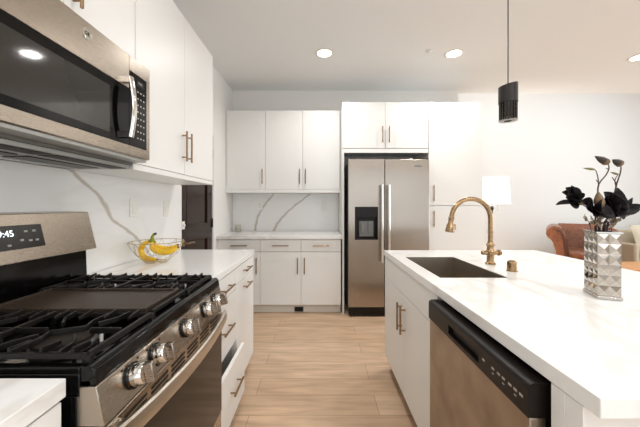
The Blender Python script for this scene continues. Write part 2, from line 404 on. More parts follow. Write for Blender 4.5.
def outlet(name, c, out, label, holes=True, group=None):
    t = thing(name, c, label, 'outlet', group); b = B(); x, y, z = c
    if out == 'x':
        b.box(x, x+.005, y-.036, y+.036, z-.058, z+.058); b.build('cover_plate', 'plate', t, .002)
        b = B().box(x+.005, x+.008, y-.017, y+.017, z-.034, z+.034); b.build('rocker', 'plate', t, .001)
    else:
        b.box(x-.036, x+.036, y-.005, y, z-.058, z+.058); b.build('cover_plate', 'plate', t, .002)
        b = B().box(x-.017, x+.017, y-.008, y-.005, z-.034, z+.034); ins = b.build('receptacle', 'plate', t, .001)
        if holes:
            for dz in (-.018, .018):
                for dx in (-.006, .006): B().box(x+dx-.0015, x+dx+.0015, y-.0095, y-.0079, z+dz-.006, z+dz+.006).build('slot', 'slot', ins)
outlet('light_switch', (LW+.0125, 1.837, 1.25), 'x', 'white rocker switch plate on the left wall slab, the one nearer the range')
outlet('light_switch', (LW+.0125, 2.234, 1.243), 'x', 'white rocker switch plate on the left wall slab, the one nearer the dark door')
outlet('power_outlet', (-.805, BK-.0135, 1.265), 'y', 'white power outlet in the nook, just left of the first slanting vein')
outlet('power_outlet', (.075, BK-.0135, 1.255), 'y', 'white power outlet in the nook at the right near the fridge', False)

# ------------------------------------------------------------ cabinets
def door_x(parent, s, xf, y0, y1, z0, z1, name='cabinet_door', th=.02):
    """flat slab front whose outer face is at xf; s=+1 faces +X, -1 faces -X"""
    a, c = (xf-th, xf) if s > 0 else (xf, xf+th)
    return box(name, 'cab', parent, a, c, y0+.0015, y1-.0015, z0+.0015, z1-.0015, .0015)
def door_y(parent, yf, x0, x1, z0, z1, name='cabinet_door', th=.02):
    return box(name, 'cab', parent, x0+.0015, x1-.0015, yf, yf+th, z0+.0015, z1-.0015, .0015)

# left far run: 1.366..1.83 three drawers, 1.83..2.262 drawer + pull-out
XF = -.516
t = thing('base_cabinet', ((XF+LW)/2, 1.597, 0), 'white three drawer base unit beside the range, its lowest drawer slightly open', 'cabinet')
b = B().box(LW+.002, XF-.0215, 1.368, 1.386, .10, .875).box(LW+.002, XF-.0215, 1.811, 1.829, .10, .875).box(LW+.002, XF-.0215, 1.386, 1.811, .10, .118)
b.box(LW+.002, XF-.0215, 1.386, 1.811, .857, .875); b.box(LW+.002, LW+.014, 1.386, 1.811, .118, .857); b.build('cabinet_box', 'carcass', t)
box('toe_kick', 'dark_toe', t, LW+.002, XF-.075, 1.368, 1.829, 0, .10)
for z0, z1, hz, pull_out in ((.745, .872, .808, 0), (.425, .742, .58, 0), (.105, .405, .27, .05)):
    d = door_x(t, 1, XF+pull_out, 1.368, 1.829, z0, z1, 'drawer')
    pull(d, (XF+pull_out, 1.60, hz), 'y', .17, (1, 0, 0))
    if pull_out: box('drawer_box', 'carcass', d, XF-.0205, XF+pull_out-.0205, 1.395, 1.80, z0+.03, z1-.13)
t = thing('base_cabinet', ((XF+LW)/2, 2.046, 0), 'white base unit with a drawer over a pull-out door, left run far end', 'cabinet')
box('cabinet_box', 'cab', t, LW+.002, XF-.0215, 1.831, 2.298, .10, .875)
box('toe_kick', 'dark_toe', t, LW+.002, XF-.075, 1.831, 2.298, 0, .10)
d = door_x(t, 1, XF, 1.831, 2.298, .765, .872, 'drawer'); pull(d, (XF, 2.05, .822), 'y', .16, (1, 0, 0))
d = door_x(t, 1, XF, 1.831, 2.298, .105, .762); pull(d, (XF, 2.05, .71), 'y', .16, (1, 0, 0))
o = box('countertop', 'quartz', None, LW+.013, -.512, 1.367, 2.312, Z0, ZC, .002)
tag(o, 'white quartz worktop of the left run, under the bananas', 'countertop')
# left near run
t = thing('base_cabinet', ((XF+LW)/2, .2, 0), 'white base unit at the bottom left corner, on the near side of the range', 'cabinet')
box('cabinet_box', 'cab', t, LW+.002, XF-.0215, -.35, .584, .10, .875)
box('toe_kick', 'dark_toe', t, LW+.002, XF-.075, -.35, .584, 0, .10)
for z0, z1, hz in ((.745, .872, .808), (.425, .742, .58), (.105, .422, .27)):
    d = door_x(t, 1, XF, .12, .584, z0, z1, 'drawer'); pull(d, (XF, .35, hz), 'y', .17, (1, 0, 0))
d = door_x(t, 1, XF, -.35, .117, .105, .872)
pull(d, (XF, .07, .6), 'z', .17, (1, 0, 0))
o = box('countertop', 'quartz', None, LW+.013, -.512, -.36, .589, Z0, ZC, .002)
tag(o, 'white quartz worktop corner at the bottom left, near side of the range', 'countertop')

# left upper cabinets
XU = -.862; ZB, ZT = 1.463, 2.48
t = thing('wall_cabinet', ((XU+LW)/2, 1.87, 1.412), 'white two door wall cabinet on the left, beyond the microwave', 'cabinet')
b = B().box(LW+.002, XU-.0215, 1.370, 2.368, ZB, ZT).box(LW+.002, XU-.0215, 1.352, 1.370, ZB+.0, ZT)
b.build('cabinet_box', 'cab', t)
b = B().box(XU-.022, XU-.002, 1.352, 2.366, 1.434, ZB-.001).box(LW+.014, XU-.0225, 1.352, 2.366, 1.434, ZB-.001)
b.build('light_rail', 'cab', t)
for y0, y1, hy in ((1.366, 1.868, 1.835), (1.868, 2.368, 1.905)):
    d = door_x(t, 1, XU, y0, y1, ZB, ZT); pull(d, (XU, hy, 1.64), 'z', .19, (1, 0, 0))
t = thing('wall_cabinet', ((XU+LW)/2, .98, 1.912), 'white two door wall cabinet directly above the microwave', 'cabinet')
box('cabinet_box', 'cab', t, LW+.002, XU-.0215, .602, 1.350, 1.912, ZT)
for y0, y1, hy in ((.602, .982, .945), (.982, 1.364, 1.020)):
    d = door_x(t, 1, XU, y0, y1, 1.912, ZT); pull(d, (XU, hy, 2.055), 'z', .19, (1, 0, 0))
t = thing('wall_cabinet', ((XU+LW)/2, .1, 1.434), 'white wall cabinet on the near side of the microwave', 'cabinet')
# (wholly outside the frame but closes the run when seen from the side)
box('cabinet_box', 'cab', t, LW+.002, XU-.0215, -.36, .598, 1.434, ZT)
d = door_x(t, 1, XU, -.36, .119, ZB, ZT); pull(d, (XU, .08, 1.64), 'z', .19, (1, 0, 0))
d = door_x(t, 1, XU, .119, .598, ZB, ZT); pull(d, (XU, .16, 1.64), 'z', .19, (1, 0, 0))

# back nook
YF = 3.385
seams = [-1.165, -.682, -.204, .262]
names = [('white single door base unit in the far nook, left end by the wall'),
         ('white single door base unit in the middle of the far nook'),
         ('white single door base unit in the far nook next to the fridge')]
hx = [-.722, -.244, -.164]
for i in range(3):
    x0, x1 = seams[i], seams[i+1]
    t = thing('base_cabinet', ((x0+x1)/2, 3.69, 0), names[i], 'cabinet')
    box('cabinet_box', 'cab', t, x0+.001, x1-.001, YF+.0215, BK-.002, .10, .875)
    box('toe_kick', 'toe', t, x0+.001, x1-.001, YF+.065, BK-.002, 0, .10)
    d = door_y(t, YF, x0, x1, .727, .872, 'drawer'); pull(d, ((x0+x1)/2, YF, .80), 'x', .19, (0, -1, 0))
    d = door_y(t, YF, x0, x1, .105, .724); pull(d, (hx[i], YF, .565), 'z', .19, (0, -1, 0))
struct(box('trim_1', 'cab', None, LW+.002, -1.168, YF+.01, BK-.014, 0, .874))
o = box('countertop', 'quartz', None, LW+.002, .275, 3.357, BK-.014, Z0, ZC, .002)
tag(o, 'white quartz worktop in the far nook between the wall and the fridge', 'countertop')
v = thing('toe_kick_vent', (-.23, YF+.06, 0), 'small black air vent in the far toe kick', 'vent')
box('vent_frame', 'slot', v, -.285, -.18, YF+.056, YF+.0645, .008, .062, .001)
b = B()
for k in range(4): b.box(-.275, -.19, YF+.052, YF+.056, .014+k*.012, .019+k*.012)
b.build('louvre', 'blackm', v)
YU = 3.70
ub = [(-1.168, -.678, ((-.715,),), 'white single door wall cabinet at the left end of the far nook'),
      (-.678, .272, ((-.24,), (-.165,)), 'white double door wall cabinet in the far nook beside the fridge')]
for x0, x1, hs, lab in ub:
    t = thing('wall_cabinet', ((x0+x1)/2, 3.85, 1.407), lab, 'cabinet')
    box('cabinet_box', 'cab', t, x0+.001, x1-.001, YU+.0215, BK-.002, 1.472, ZT)
    box('light_rail', 'cab', t, x0+.001, x1-.001, YU+.002, BK-.014, 1.430, 1.4715)
    n = len(hs)
    for k in range(n):
        a = x0+(x1-x0)*k/n; c = x0+(x1-x0)*(k+1)/n
        d = door_y(t, YU, a, c, 1.472, ZT); pull(d, (hs[k][0], YU, 1.635), 'z', .19, (0, -1, 0))
struct(box('trim_2', 'cab', None, LW+.002, -1.169, YU+.01, BK-.014, 1.430, ZT))

# fridge enclosure and tall pantry
YT = 3.40
t = thing('fridge_cabinet', (.78, 3.7, 0), 'white double door cabinet above the fridge with side panel to the floor', 'cabinet')
box('side_panel', 'cab', t, .279, .300, YT-.0, BK-.002, 0, 1.934)
box('cabinet_box', 'cab', t, .279, 1.286, YT+.0215, BK-.002, 1.936, ZT)
box('light_rail', 'cab', t, .301, 1.286, YT+.004, YT+.022, 1.885, 1.935)
for a, c, h in ((.279, .783, .748), (.783, 1.287, .826)):
    d = door_y(t, YT, a, c, 1.938, ZT); pull(d, (h, YT, 2.095), 'z', .19, (0, -1, 0))
t = thing('pantry_cabinet', (1.61, 3.7, 0), 'tall white pantry cabinet right of the fridge', 'cabinet')
box('cabinet_box', 'cab', t, 1.292, 1.925, YT+.0215, BK-.002, .10, ZT)
box('toe_kick', 'toe', t, 1.292, 1.925, YT+.07, BK-.002, 0, .10)
d = door_y(t, YT, 1.291, 1.926, .105, 1.263); pull(d, (1.345, YT, 1.11), 'z', .19, (0, -1, 0))
d = door_y(t, YT, 1.291, 1.926, 1.266, ZT); pull(d, (1.345, YT, 1.41), 'z', .19, (0, -1, 0))

# ------------------------------------------------------------ refrigerator
t = thing('refrigerator', (.8, 3.6, 0), 'stainless steel side-by-side refrigerator with a water dispenser', 'refrigerator')
FD = 3.285
box('fridge_body', 'gray', t, .342, 1.256, FD+.072, 3.96, .05, 1.775, .004)
def fdoor(x0, x1, hole=None):
    y0, y1, z0, z1 = FD, FD+.065, .115, 1.792
    b = B()
    if not hole: b.box(x0, x1, y0, y1, z0, z1)
    else:
        hx0, hx1, hz0, hz1 = hole
        b.box(x0, hx0, y0, y1, z0, z1); b.box(hx1, x1, y0, y1, z0, z1)
        b.box(hx0, hx1, y0, y1, z0, hz0); b.box(hx0, hx1, y0, y1, hz1, z1); b.box(hx0, hx1, y0+.055, y1, hz0, hz1)
        bmesh.ops.remove_doubles(b.bm, verts=b.bm.verts, dist=1e-5)
    return b.build('fridge_door', 'steel', t, 0 if hole else .008)
H = (.412, .675, .878, 1.252)
dl = fdoor(.340, .745, H); dr = fdoor(.751, 1.257)
b = B(); hx0, hx1, hz0, hz1 = H
b.box(hx0, hx1, FD+.05, FD+.0545, hz0, hz1)
b.box(hx0, hx0+.014, FD-.002, FD+.05, hz0, hz1); b.box(hx1-.014, hx1, FD-.002, FD+.05, hz0, hz1); b.box(hx0+.014, hx1-.014, FD-.002, FD+.05, hz0, hz0+.014)
b.box(hx0+.014, hx1-.014, FD-.004, FD+.05, 1.135, hz1)
b.build('dispenser_housing', 'blackm', dl, .002)
b = B()
b.box(.465, .63, FD+.03, FD+.05, .91, 1.09)
for xx in (.505, .585): b.box(xx-.022, xx+.022, FD+.012, FD+.03, .95, 1.07)
b.build('dispenser_paddle', 'gray', dl, .004)
for k, xx in ((0, .711), (1, .788)):
    b = B(); pts = []
    for i in range(13):
        u = i/12; z = .63+u*.87; pts.append((xx, FD-.052-.006*math.sin(u*PI), z))
    b.tube(pts, .014, 12, flat=(1.15, .8))
    for z in (.66, 1.47): b.box(xx-.01, xx+.01, FD-.05, FD, z-.016, z+.016)
    b.build('handle', 'chrome', (dl, dr)[k])
box('badge', 'gray', dr, 1.09, 1.17, FD-.002, FD, 1.706, 1.72)
box('base_grille', 'blackm', t, .345, 1.25, FD+.012, FD+.07, .02, .108, .003)
for xx in (.385, 1.215):
    B().cyl((xx, FD+.035, 0), (xx, FD+.035, .05), .022).build('foot', 'slot', t)
    box('top_hinge', 'slot', t, xx-.035, xx+.035, FD+.01, FD+.1, 1.7925, 1.808, .003)

# ------------------------------------------------------------ range
R0, R1 = .607, 1.361
t = thing('gas_range', (-.8, .984, 0), 'stainless steel gas range with five knobs and black cast-iron grates', 'range')
b = B().box(-1.16, -.506, R0, R1, .03, .865).box(-.506, -.475, R0, R1, .03, .80)
b.build('range_body', 'black', t, .002)
# cooktop tray with raised front rim
b = B()
b.box(-1.13, -.50, R0, R1, .866, .912); b.box(-.50, -.475, R0, R1, .8865, .9)
b.prism_y([(-.50, .8865), (-.4655, .8865), (-.4645, .895), (-.470, .922), (-.480, .928), (-.50, .926)], R0, R1)
b.box(-1.13, -.50, R0, R0+.02, .912, .926); b.box(-1.13, -.50, R1-.02, R1, .912, .926)
b.build('cooktop', 'black', t, .003)
# control panel, sloped
b = B().prism_y([(-.505, .803), (-.446, .803), (-.4645, .886), (-.4995, .886), (-.4995, .8655), (-.505, .8655)], R0-.002, R1+.002)
cp = b.build('control_panel', 'steelh', t, .0015)
nx, nz = .976, .218
for ky in (.712, .812, .9875, 1.161, 1.266):
    kb = thing
    c0 = Vector((-.4565, ky, .848)); n = Vector((nx, 0, nz))
    b = B(); b.cyl(c0, c0+n*.006, .031, seg=28)
    bez = b.build('knob_bezel', 'black', t)
    b = B(); b.tube([c0+n*.006, c0+n*.012, c0+n*.030, c0+n*.034], [.0265, .0275, .025, .022], 28)
    kn = b.build('knob', 'chrome', t)
    tt = Vector((-nz, 0, nx))
    b = B()
    q = [c0+n*.034+tt*.024, c0+n*.034-tt*.024, c0+n*.056-tt*.023, c0+n*.056+tt*.023]
    b.hexa([p+Vector((0, -.008, 0)) for p in q], [p+Vector((0, .008, 0)) for p in q])
    b.build('knob_grip', 'steel', kn, .002)
# tiny printed marks above the knobs
b = B()
for ky in (.712, .812, .9875, 1.161, 1.266):
    for dy in (-.03, .03):
        b.hexa([(-.4625+.0006, ky+dy-.003, .874), (-.4625+.0006, ky+dy+.003, .874), (-.463+.0006, ky+dy+.003, .879), (-.463+.0006, ky+dy-.003, .879)],
               [(-.4617+.0006, ky+dy-.003, .874), (-.4617+.0006, ky+dy+.003, .874), (-.4622+.0006, ky+dy+.003, .879), (-.4622+.0006, ky+dy-.003, .879)])
b.build('knob_marking', 'slot', cp)
# oven door
dr = box('oven_door', 'steelh', t, -.4745, -.4545, R0+.004, R1-.004, .215, .79, .003)
b = B().box(-.4543, -.4505, R0+.03, R1-.012, .315, .715); b.build('oven_window', 'ovenwin', dr, .001)
b = B()   # vent slits along the top of the door
for g in range(6):
    ya = R0+.075+g*.108
    for k in range(3): b.box(-.4544, -.4528, ya, ya+.085, .735+k*.0145, .742+k*.0145)
b.build('vent_slit', 'slot', dr)
b = B(); pts = []
for i in range(25):
    u = i/24; y = R0+.02+u*(R1-R0-.035); pts.append((-.432+.034*math.sin(u*PI)**.8, y, .762))
rings = []
for p in pts:
    x, y, z = p
    rings.append([b.bm.verts.new(q) for q in ((x-.008, y, z-.021), (x+.004, y, z-.022), (x+.008, y, z-.014), (x+.004, y, z+.018), (x-.002, y, z+.022), (x-.010, y, z+.020))])
for A_, B_ in zip(rings, rings[1:]):
    for k in range(6): b.bm.faces.new((A_[k], A_[(k+1) % 6], B_[(k+1) % 6], B_[k]))
b.bm.faces.new(rings[0]); b.bm.faces.new(rings[-1])
for y in (R0+.045, R1-.045): b.box(-.4545, -.43, y-.012, y+.012, .745, .779)
b.build('handle', 'handle_oven', dr)
box('storage_drawer', 'steelh', t, -.4745, -.4565, R0+.004, R1-.004, .06, .208, .003)
# backguard
b = B().prism_y([(-1.172, 1.045), (-1.042, 1.066), (-1.083, 1.236), (-1.172, 1.240)], R0-.003, R1+.003)
bg = b.build('backguard', 'steelh', t, .003)
b = B().prism_y([(-1.172, .914), (-1.085, .914), (-1.090, 1.058), (-1.172, 1.044)], R0, R1)
b.build('backguard_riser', 'black', t, .002)
def bgp(z, off=0):
    u = (z-1.066)/(1.236-1.066); return -1.042-u*.041+off
b = B(); z0, z1 = 1.112, 1.195
b.prism_y([(bgp(z0, -.002), z0), (bgp(z0, .002), z0), (bgp(z1, .002), z1), (bgp(z1, -.002), z1)], .85, 1.118)
dsp = b.build('display_panel', 'display', bg)
tilt = Matrix.Rotation(-math.atan2(.041, .17), 3, 'Y')
textmesh('clock_digits', '9:45', .031, 'digits', dsp, (bgp(1.167, .0035), 1.012, 1.167), tilt @ FACE_PX, align='RIGHT')
b = B()
for yy, zz in ((1.055, 1.172), (1.085, 1.172), (1.035, 1.142), (1.065, 1.138), (1.09, 1.138), (.99, 1.128), (.95, 1.128), (.91, 1.128)):
    b.box(bgp(zz, .0018), bgp(zz, .0032), yy-.006, yy+.006, zz-.0035, zz+.0035)
b.build('button_marking', 'print', dsp)
# burners
for bx_, by_, br_ in ((-.645, .735, .064), (-.93, .735, .05), (-.645, 1.235, .055), (-.93, 1.235, .040)):
    b = B().lathe([(br_*1.05, 0), (br_*1.05, .006), (br_*.9, .012)], (bx_, by_, .9125), 28)
    bb = b.build('burner_base', 'gray', t)
    b = B().lathe([(br_*.86, .0125), (br_, .015), (br_, .021), (br_*.85, .024)], (bx_, by_, .9125), 28)
    b.build('burner_cap', 'burner', t)
    b = B().cyl((bx_+br_*1.25, by_+.02, .9125), (bx_+br_*1.25, by_+.02, .93), .004, seg=8)
    b.build('igniter', 'plate', t)
# cast-iron grates (near and far) and the griddle between them
GZ = .950
def grate(ya, yb):
    b = B(); xa, xb = -1.06, -.502
    h = .011
    def bar(p, q, w=.0075, hh=.014, dz=0):
        p = Vector(p); q = Vector(q); d = (q-p).normalized(); n = Vector((-d.y, d.x, 0))*w/2*1.2
        b.hexa([(v.x, v.y, GZ-hh+dz+o2) for v, o2 in ((p+n, 0), (p-n, 0), (q-n, 0), (q+n, 0))],
               [(v.x, v.y, GZ+dz) for v in (p+n*.7, p-n*.7, q-n*.7, q+n*.7)])
    # frame
    for y in (ya, yb): bar((xa, y, 0), (xb, y, 0), .009, .012, -.006)
    for x in (xa, xb): bar((x, ya, 0), (x, yb, 0), .010, .014, -.003)
    ym = (ya+yb)/2
    bar((-.787, ya, 0), (-.787, yb, 0), .010, .014)
    # fingers running front to back with an S-bend over each burner
    for cx in (-.645, -.93):
        for k, dx in enumerate((-.08, 0, .08)):
            x = cx+dx
            if dx == 0:
                pts = [(x-.03, ya), (x-.022, ym-.05), (x-.034, ym-.018), (x+.034, ym+.014), (x+.022, ym+.05), (x+.03, yb)]
            elif abs(dx) == .08:
                s = 1 if dx > 0 else -1
                pts = [(x, ya), (x-s*.006, ym-.075), (x-s*.036, ym-.035)]
                for p, q in zip(pts, pts[1:]): bar((*p, 0), (*q, 0))
                pts = [(x-s*.032, ym+.035), (x-s*.004, ym+.075), (x, yb)]
            else:
                pts = [(x, ya), (x+(.008 if dx > 0 else -.008), ym), (x, yb)]
                if (cx == -.645 and dx < 0) or (cx == -.93 and dx > 0): continue
            for p, q in zip(pts, pts[1:]): bar((*p, 0), (*q, 0))
        for s in (-1, 1): bar((cx+s*.055, ym, 0), (cx+s*.135, ym, 0))
    # rubber-tipped feet at the corners
    for x in (xa, -.787, xb):
        for y in (ya, yb): b.hexa([(x-.009, y-.009, .9265 if 0 else .9122), (x+.009, y-.009, .9122), (x+.009, y+.009, .9122), (x-.009, y+.009, .9122)],
                                  [(x-.007, y-.007, GZ-.008), (x+.007, y-.007, GZ-.008), (x+.007, y+.007, GZ-.008), (x-.007, y+.007, GZ-.008)])
    # upturned finger tips along both long sides
    for y, s in ((ya, 1), (yb, -1)):
        for k in range(8):
            x = xa+.035+k*(xb-xa-.07)/7
            b.hexa([(x-.004, y, GZ-.012), (x+.004, y, GZ-.012), (x+.004, y+s*.05, GZ-.010), (x-.004, y+s*.05, GZ-.010)],
                   [(x-.003, y, GZ+.006), (x+.003, y, GZ+.006), (x+.003, y+s*.05, GZ), (x-.003, y+s*.05, GZ)])
    return b.build('grate', 'iron', None, .0015)
g = grate(.632, .868); tag(g, 'black cast-iron grate over the near pair of burners', 'grate')
g = grate(1.108, 1.338); tag(g, 'black cast-iron grate over the far pair of burners, in front of the bananas', 'grate')
b = B(); ya, yb = .880, 1.096
b.box(-1.005, -.53, ya+.008, yb-.008, .938, .946)
b.box(-1.012, -1.0, ya, yb, .936, .953); b.box(-.535, -.525, ya, yb, .936, .953)
b.box(-1.0, -.535, ya, ya+.009, .936, .952); b.box(-1.0, -.535, yb-.009, yb, .936, .952)
for x in (-.99, -.55):
    for y in (ya+.02, yb-.02): b.cyl((x, y, .9125), (x, y, .94), .008, seg=10)
g = b.build('griddle', 'griddle', None, .0015); tag(g, 'flat dark brown griddle plate between the two cast-iron grates', 'griddle')
# grate front bracket beside the griddle
b = B(); b.box(-.515, -.503, .884, 1.094, .934, .946)
for y in (.89, 1.088): b.box(-.515, -.503, y-.006, y+.006, .9122, .934)
g = b.build('grate_bridge', 'iron', None, .001); tag(g, 'short black iron bar in front of the griddle plate', 'grate')

# ------------------------------------------------------------ microwave
t = thing('microwave', (-.98, .984, 1.436), 'stainless over-the-range microwave with a dark window, under the wall cabinet', 'microwave')
MY0, MY1 = .607, 1.349; MX = -.792
box('microwave_body', 'gray', t, LW+.002, -.866, MY0, MY1, 1.452, 1.905)
# face frame: steel around black glass
f = box('face_frame', 'steelh', t, -.865, MX-.004, MY0, 1.362, 1.476, 1.897, .004)
b = B().box(MX-.0038, MX, MY0+.002, 1.2135, 1.757, 1.895); b.box(MX-.0038, MX, MY0+.002, 1.2135, 1.478, 1.518)
b.box(MX-.0038, MX, MY0+.002, .635, 1.518, 1.757)
b.build('door_frame', 'steelh', t, .001)
b = B().box(MX-.0038, MX, 1.2165, 1.36, 1.835, 1.895); b.box(MX-.0038, MX, 1.2165, 1.36, 1.478, 1.518); b.box(MX-.0038, MX, 1.337, 1.36, 1.518, 1.835)
b.build('panel_frame', 'steelh', t, .001)
dg = box('door_glass', 'glassblk', t, MX-.0036, MX-.0006, .636, 1.2135, 1.519, 1.756)
box('window', 'mwwin', dg, MX-.0006, MX+.0002, .66, 1.10, 1.545, 1.722)
pn = box('control_panel', 'glassblk', t, MX-.0036, MX-.0006, 1.2165, 1.336, 1.519, 1.834)
box('panel_display', 'display', pn, MX-.0006, MX, 1.265, 1.32, 1.79, 1.815)
textmesh('display_digits', '9:45', .016, 'print', pn, (MX+.0002, 1.275, 1.803), FACE_PX)
b = B()
for r in range(8):
    for c in range(3):
        b.box(MX-.0006, MX, 1.268+c*.021, 1.268+c*.021+.009, 1.76-r*.029, 1.766-r*.029)
b.build('keypad_marking', 'print', pn)
b = B(); pts = []
for i in range(15):
    u = i/14; pts.append((MX+.026+.014*math.sin(u*PI), 1.186, 1.545+u*.245))
b.tube(pts, .014, 12, flat=(.5, 1.0))
for z in (1.555, 1.78): b.box(MX, MX+.03, 1.176, 1.196, z-.012, z+.012)
b.build('handle', 'chrome', dg)
# round emblem above the window
b = B(); b.lathe([(.021, 0), (.021, .002), (.0185, .0022), (.0185, .0012), (.001, .0012)], (MX, .992, 1.853), 32, 'x')
e = b.build('emblem', 'chrome', t)
textmesh('emblem_letters', 'GE', .019, 'slot', e, (MX+.0016, .992, 1.853), FACE_PX, align='CENTER')
# underside: vent base, grease filters, lamp lens
vb = box('vent_base', M['ventpaint'], t, LW+.014, -.876, MY0, MY1, 1.437, 1.4515, .001)
box('lower_lip', M['ventpaint'], t, -.874, -.80, MY0+.002, MY1-.002, 1.464, 1.4755, .001)
for y0, y1 in ((.64, .965), (1.0, 1.32)): box('grease_filter', 'filter', vb, -1.09, -1.0, y0, y1, 1.4335, 1.437, .001)
box('lamp_lens', 'hoodglass', vb, -1.15, -1.115, .75, 1.2, 1.434, 1.437, .001)
for y0, y1 in ((.62, .965), (.985, 1.335)): box('dark_vent_recess', 'slot', vb, -.955, -.885, y0, y1, 1.4345, 1.4371, .001)  # vents widened into dark strips, the recess shade put into their colour

# ------------------------------------------------------------ island
IX = .518; IE = 1.70
o = None
# worktop with sink opening
SX0, SX1, SY0, SY1 = .590, .925, 1.408, 1.988
b = B(); x0, x1, y0, y1 = .512, IE, .526, 2.276
def ring_top(bm, z):
    o4 = [(x0, y0), (x1, y0), (x1, y1), (x0, y1)]; i4 = [(SX0, SY0), (SX1, SY0), (SX1, SY1), (SX0, SY1)]
    return [bm.verts.new((*p, z)) for p in o4], [bm.verts.new((*p, z)) for p in i4]
ot, it = ring_top(b.bm, ZC); ob_, ib = ring_top(b.bm, Z0)
for k in range(4):
    j = (k+1) % 4
    b.bm.faces.new((ot[k], ot[j], it[j], it[k])); b.bm.faces.new((ob_[j], ob_[k], ib[k], ib[j]))
    b.bm.faces.new((ob_[k], ob_[j], ot[j], ot[k])); b.bm.faces.new((it[k], it[j], ib[j], ib[k]))
o = b.build('countertop', 'quartz', None, .002)
tag(o, 'large white quartz island worktop with a cut-out for the sink', 'countertop')
t = thing('kitchen_island', (.95, 1.4, 0), 'white kitchen island base with a two door sink cabinet', 'island')
b = B()
b.box(IX+.0215, 1.36, 1.262, SY0-.03, .10, .875); b.box(IX+.0215, 1.36, SY1+.03, 2.262, .10, .875)
b.box(IX+.0215, SX0-.02, SY0-.03, SY1+.03, .10, .875); b.box(SX1+.02, 1.36, SY0-.03, SY1+.03, .10, .875)
b.box(1.15, 1.36, .562, 1.262, .10, .875)
b.box(.555, 1.15, .605, .648, .0, .875)
b.build('island_body', 'cab', t)
box('end_panel', 'cab', t, .513, 1.36, .562, .604, .0, .875, .001)
box('filler_panel', 'cab', t, .513, .5545, .6045, .640, .0, .875, .001)
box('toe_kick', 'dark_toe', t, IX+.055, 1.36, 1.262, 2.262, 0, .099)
box('back_panel', 'cab', t, 1.361, 1.38, .562, 2.262, 0, .875)
box('false_front', 'cab', t, IX, IX+.02, 1.264, 2.262, .7245, .8725, .0015)
for a, c, h in ((1.264, 1.762, 1.732), (1.762, 2.262, 1.80)):
    d = door_x(t, -1, IX, a, c, .105, .722); pull(d, (IX, h, .58), 'z', .17, (-1, 0, 0))
box('toe_kick', 'dark_toe', t, IX+.055, IX+.07, .65, 1.261, 0, .099)

# sink
b = B(); zb = .67; th = .006
def quadbox(a, c, e, f, g, h): b.box(a, c, e, f, g, h)
X0, X1, Y0, Y1 = SX0+.0025, SX1-.0025, SY0+.0025, SY1-.0025; th = .002; zt_ = .9125
b.box(X0-th, X1+th, Y0-th, Y1+th, zb-th, zb)
b.box(X0-th, X0, Y0-th, Y1+th, zb, zt_); b.box(X1, X1+th, Y0-th, Y1+th, zb, zt_)
b.box(X0, X1, Y0-th, Y0, zb, zt_); b.box(X0, X1, Y1, Y1+th, zb, zt_)
s = thing('kitchen_sink', (.757, 1.698, zb), 'undermount stainless steel sink set in the island worktop', 'sink')
b.build('basin', 'sink', s)
b = B().lathe([(.052, 0), (.052, .002), (.042, .002), (.036, .0008), (.002, .0008)], (.757, 1.75, zb), 28); b.build('drain', 'chrome', s)

# dishwasher
t = thing('dishwasher', (.8, .95, 0), 'stainless steel dishwasher with a black top console, in the island', 'dishwasher')
DX, DY0, DY1 = .475, .658, 1.250
box('dishwasher_tub', 'blackm', t, .518, 1.12, DY0+.004, DY1-.004, .10, .858)
# console with pocket handle
b = B()
py0, py1, pz0, pz1 = .86, 1.062, .797, .829
b.box(DX+.022, .517, DY0, DY1, .783, .861); cz = .849; b.prism_y([(DX, cz), (DX+.022, cz), (DX+.022, .861), (DX+.012, .861), (DX+.004, .857)], DY0, DY1)
b.box(DX, DX+.022, DY0, py0, .783, cz); b.box(DX, DX+.022, py1, DY1, .783, cz)
b.box(DX, DX+.022, py0, py1, .783, pz0); b.box(DX, DX+.022, py0, py1, pz1, cz)
bmesh.ops.remove_doubles(b.bm, verts=b.bm.verts, dist=1e-5)
cn = b.build('console', 'blackm', t)
box('pocket_handle', 'slot', cn, DX+.017, DX+.0218, py0+.001, py1-.001, pz0+.001, pz1-.001)
b = B()
for i, y in enumerate((.835, .79, .765, .745, .72, .70, .68)):
    b.box(DX-.0006, DX, y-.006, y+.006, .818, .824)
    if i in (1, 3, 5): b.box(DX-.0006, DX, y-.004, y+.004, .806, .809)
b.build('button_marking', 'print', cn)
box('dishwasher_door', 'steeld', t, DX+.004, .517, DY0, DY1, .115, .782, .003)
box('kick_plate', 'blackm', t, DX+.075, .56, DY0, DY1, .01, .112)

# faucet
t = thing('kitchen_faucet', (1.031, 1.738, ZC), 'tall brushed bronze gooseneck faucet behind the sink', 'faucet')
fx, fy = 1.031, 1.738
b = B().lathe([(.030, 0), (.030, .006), (.024, .010), (.021, .016), (.021, .05), (.026, .056), (.026, .078), (.021, .084), (.019, .105), (.023, .110), (.023, .118), (.0175, .124), (.016, .135)], (fx, fy, ZC+.0005), 28)
b.build('faucet_body', 'faucet', t)
R = .117; zc_ = 1.188; pts = [(fx, fy, ZC+.13), (fx, fy, 1.08), (fx, fy, 1.15)]
for i in range(17):
    a = PI*i/16*.97; pts.append((fx-R+R*math.cos(a), fy, zc_+R*math.sin(a)))
b = B().tube(pts, .0135, 16); b.lathe([(.0135, 0), (.0165, .003), (.0165, .008), (.0135, .011)], (fx, fy, 1.10), 24)
b.build('spout', 'faucet', t)
e = Vector(pts[-1]); dv = (Vector(pts[-1])-Vector(pts[-2])).normalized(); dv = Vector((-.12, 0, -1)).normalized()
b = B().tube([e, e+dv*.006, e+dv*.012, e+dv*.04, e+dv*.05, e+dv*.09, e+dv*.094], [.014, .018, .0155, .016, .022, .0265, .024], 22)
sp = b.build('spray_head', 'faucet', t)
q = e+dv*.06
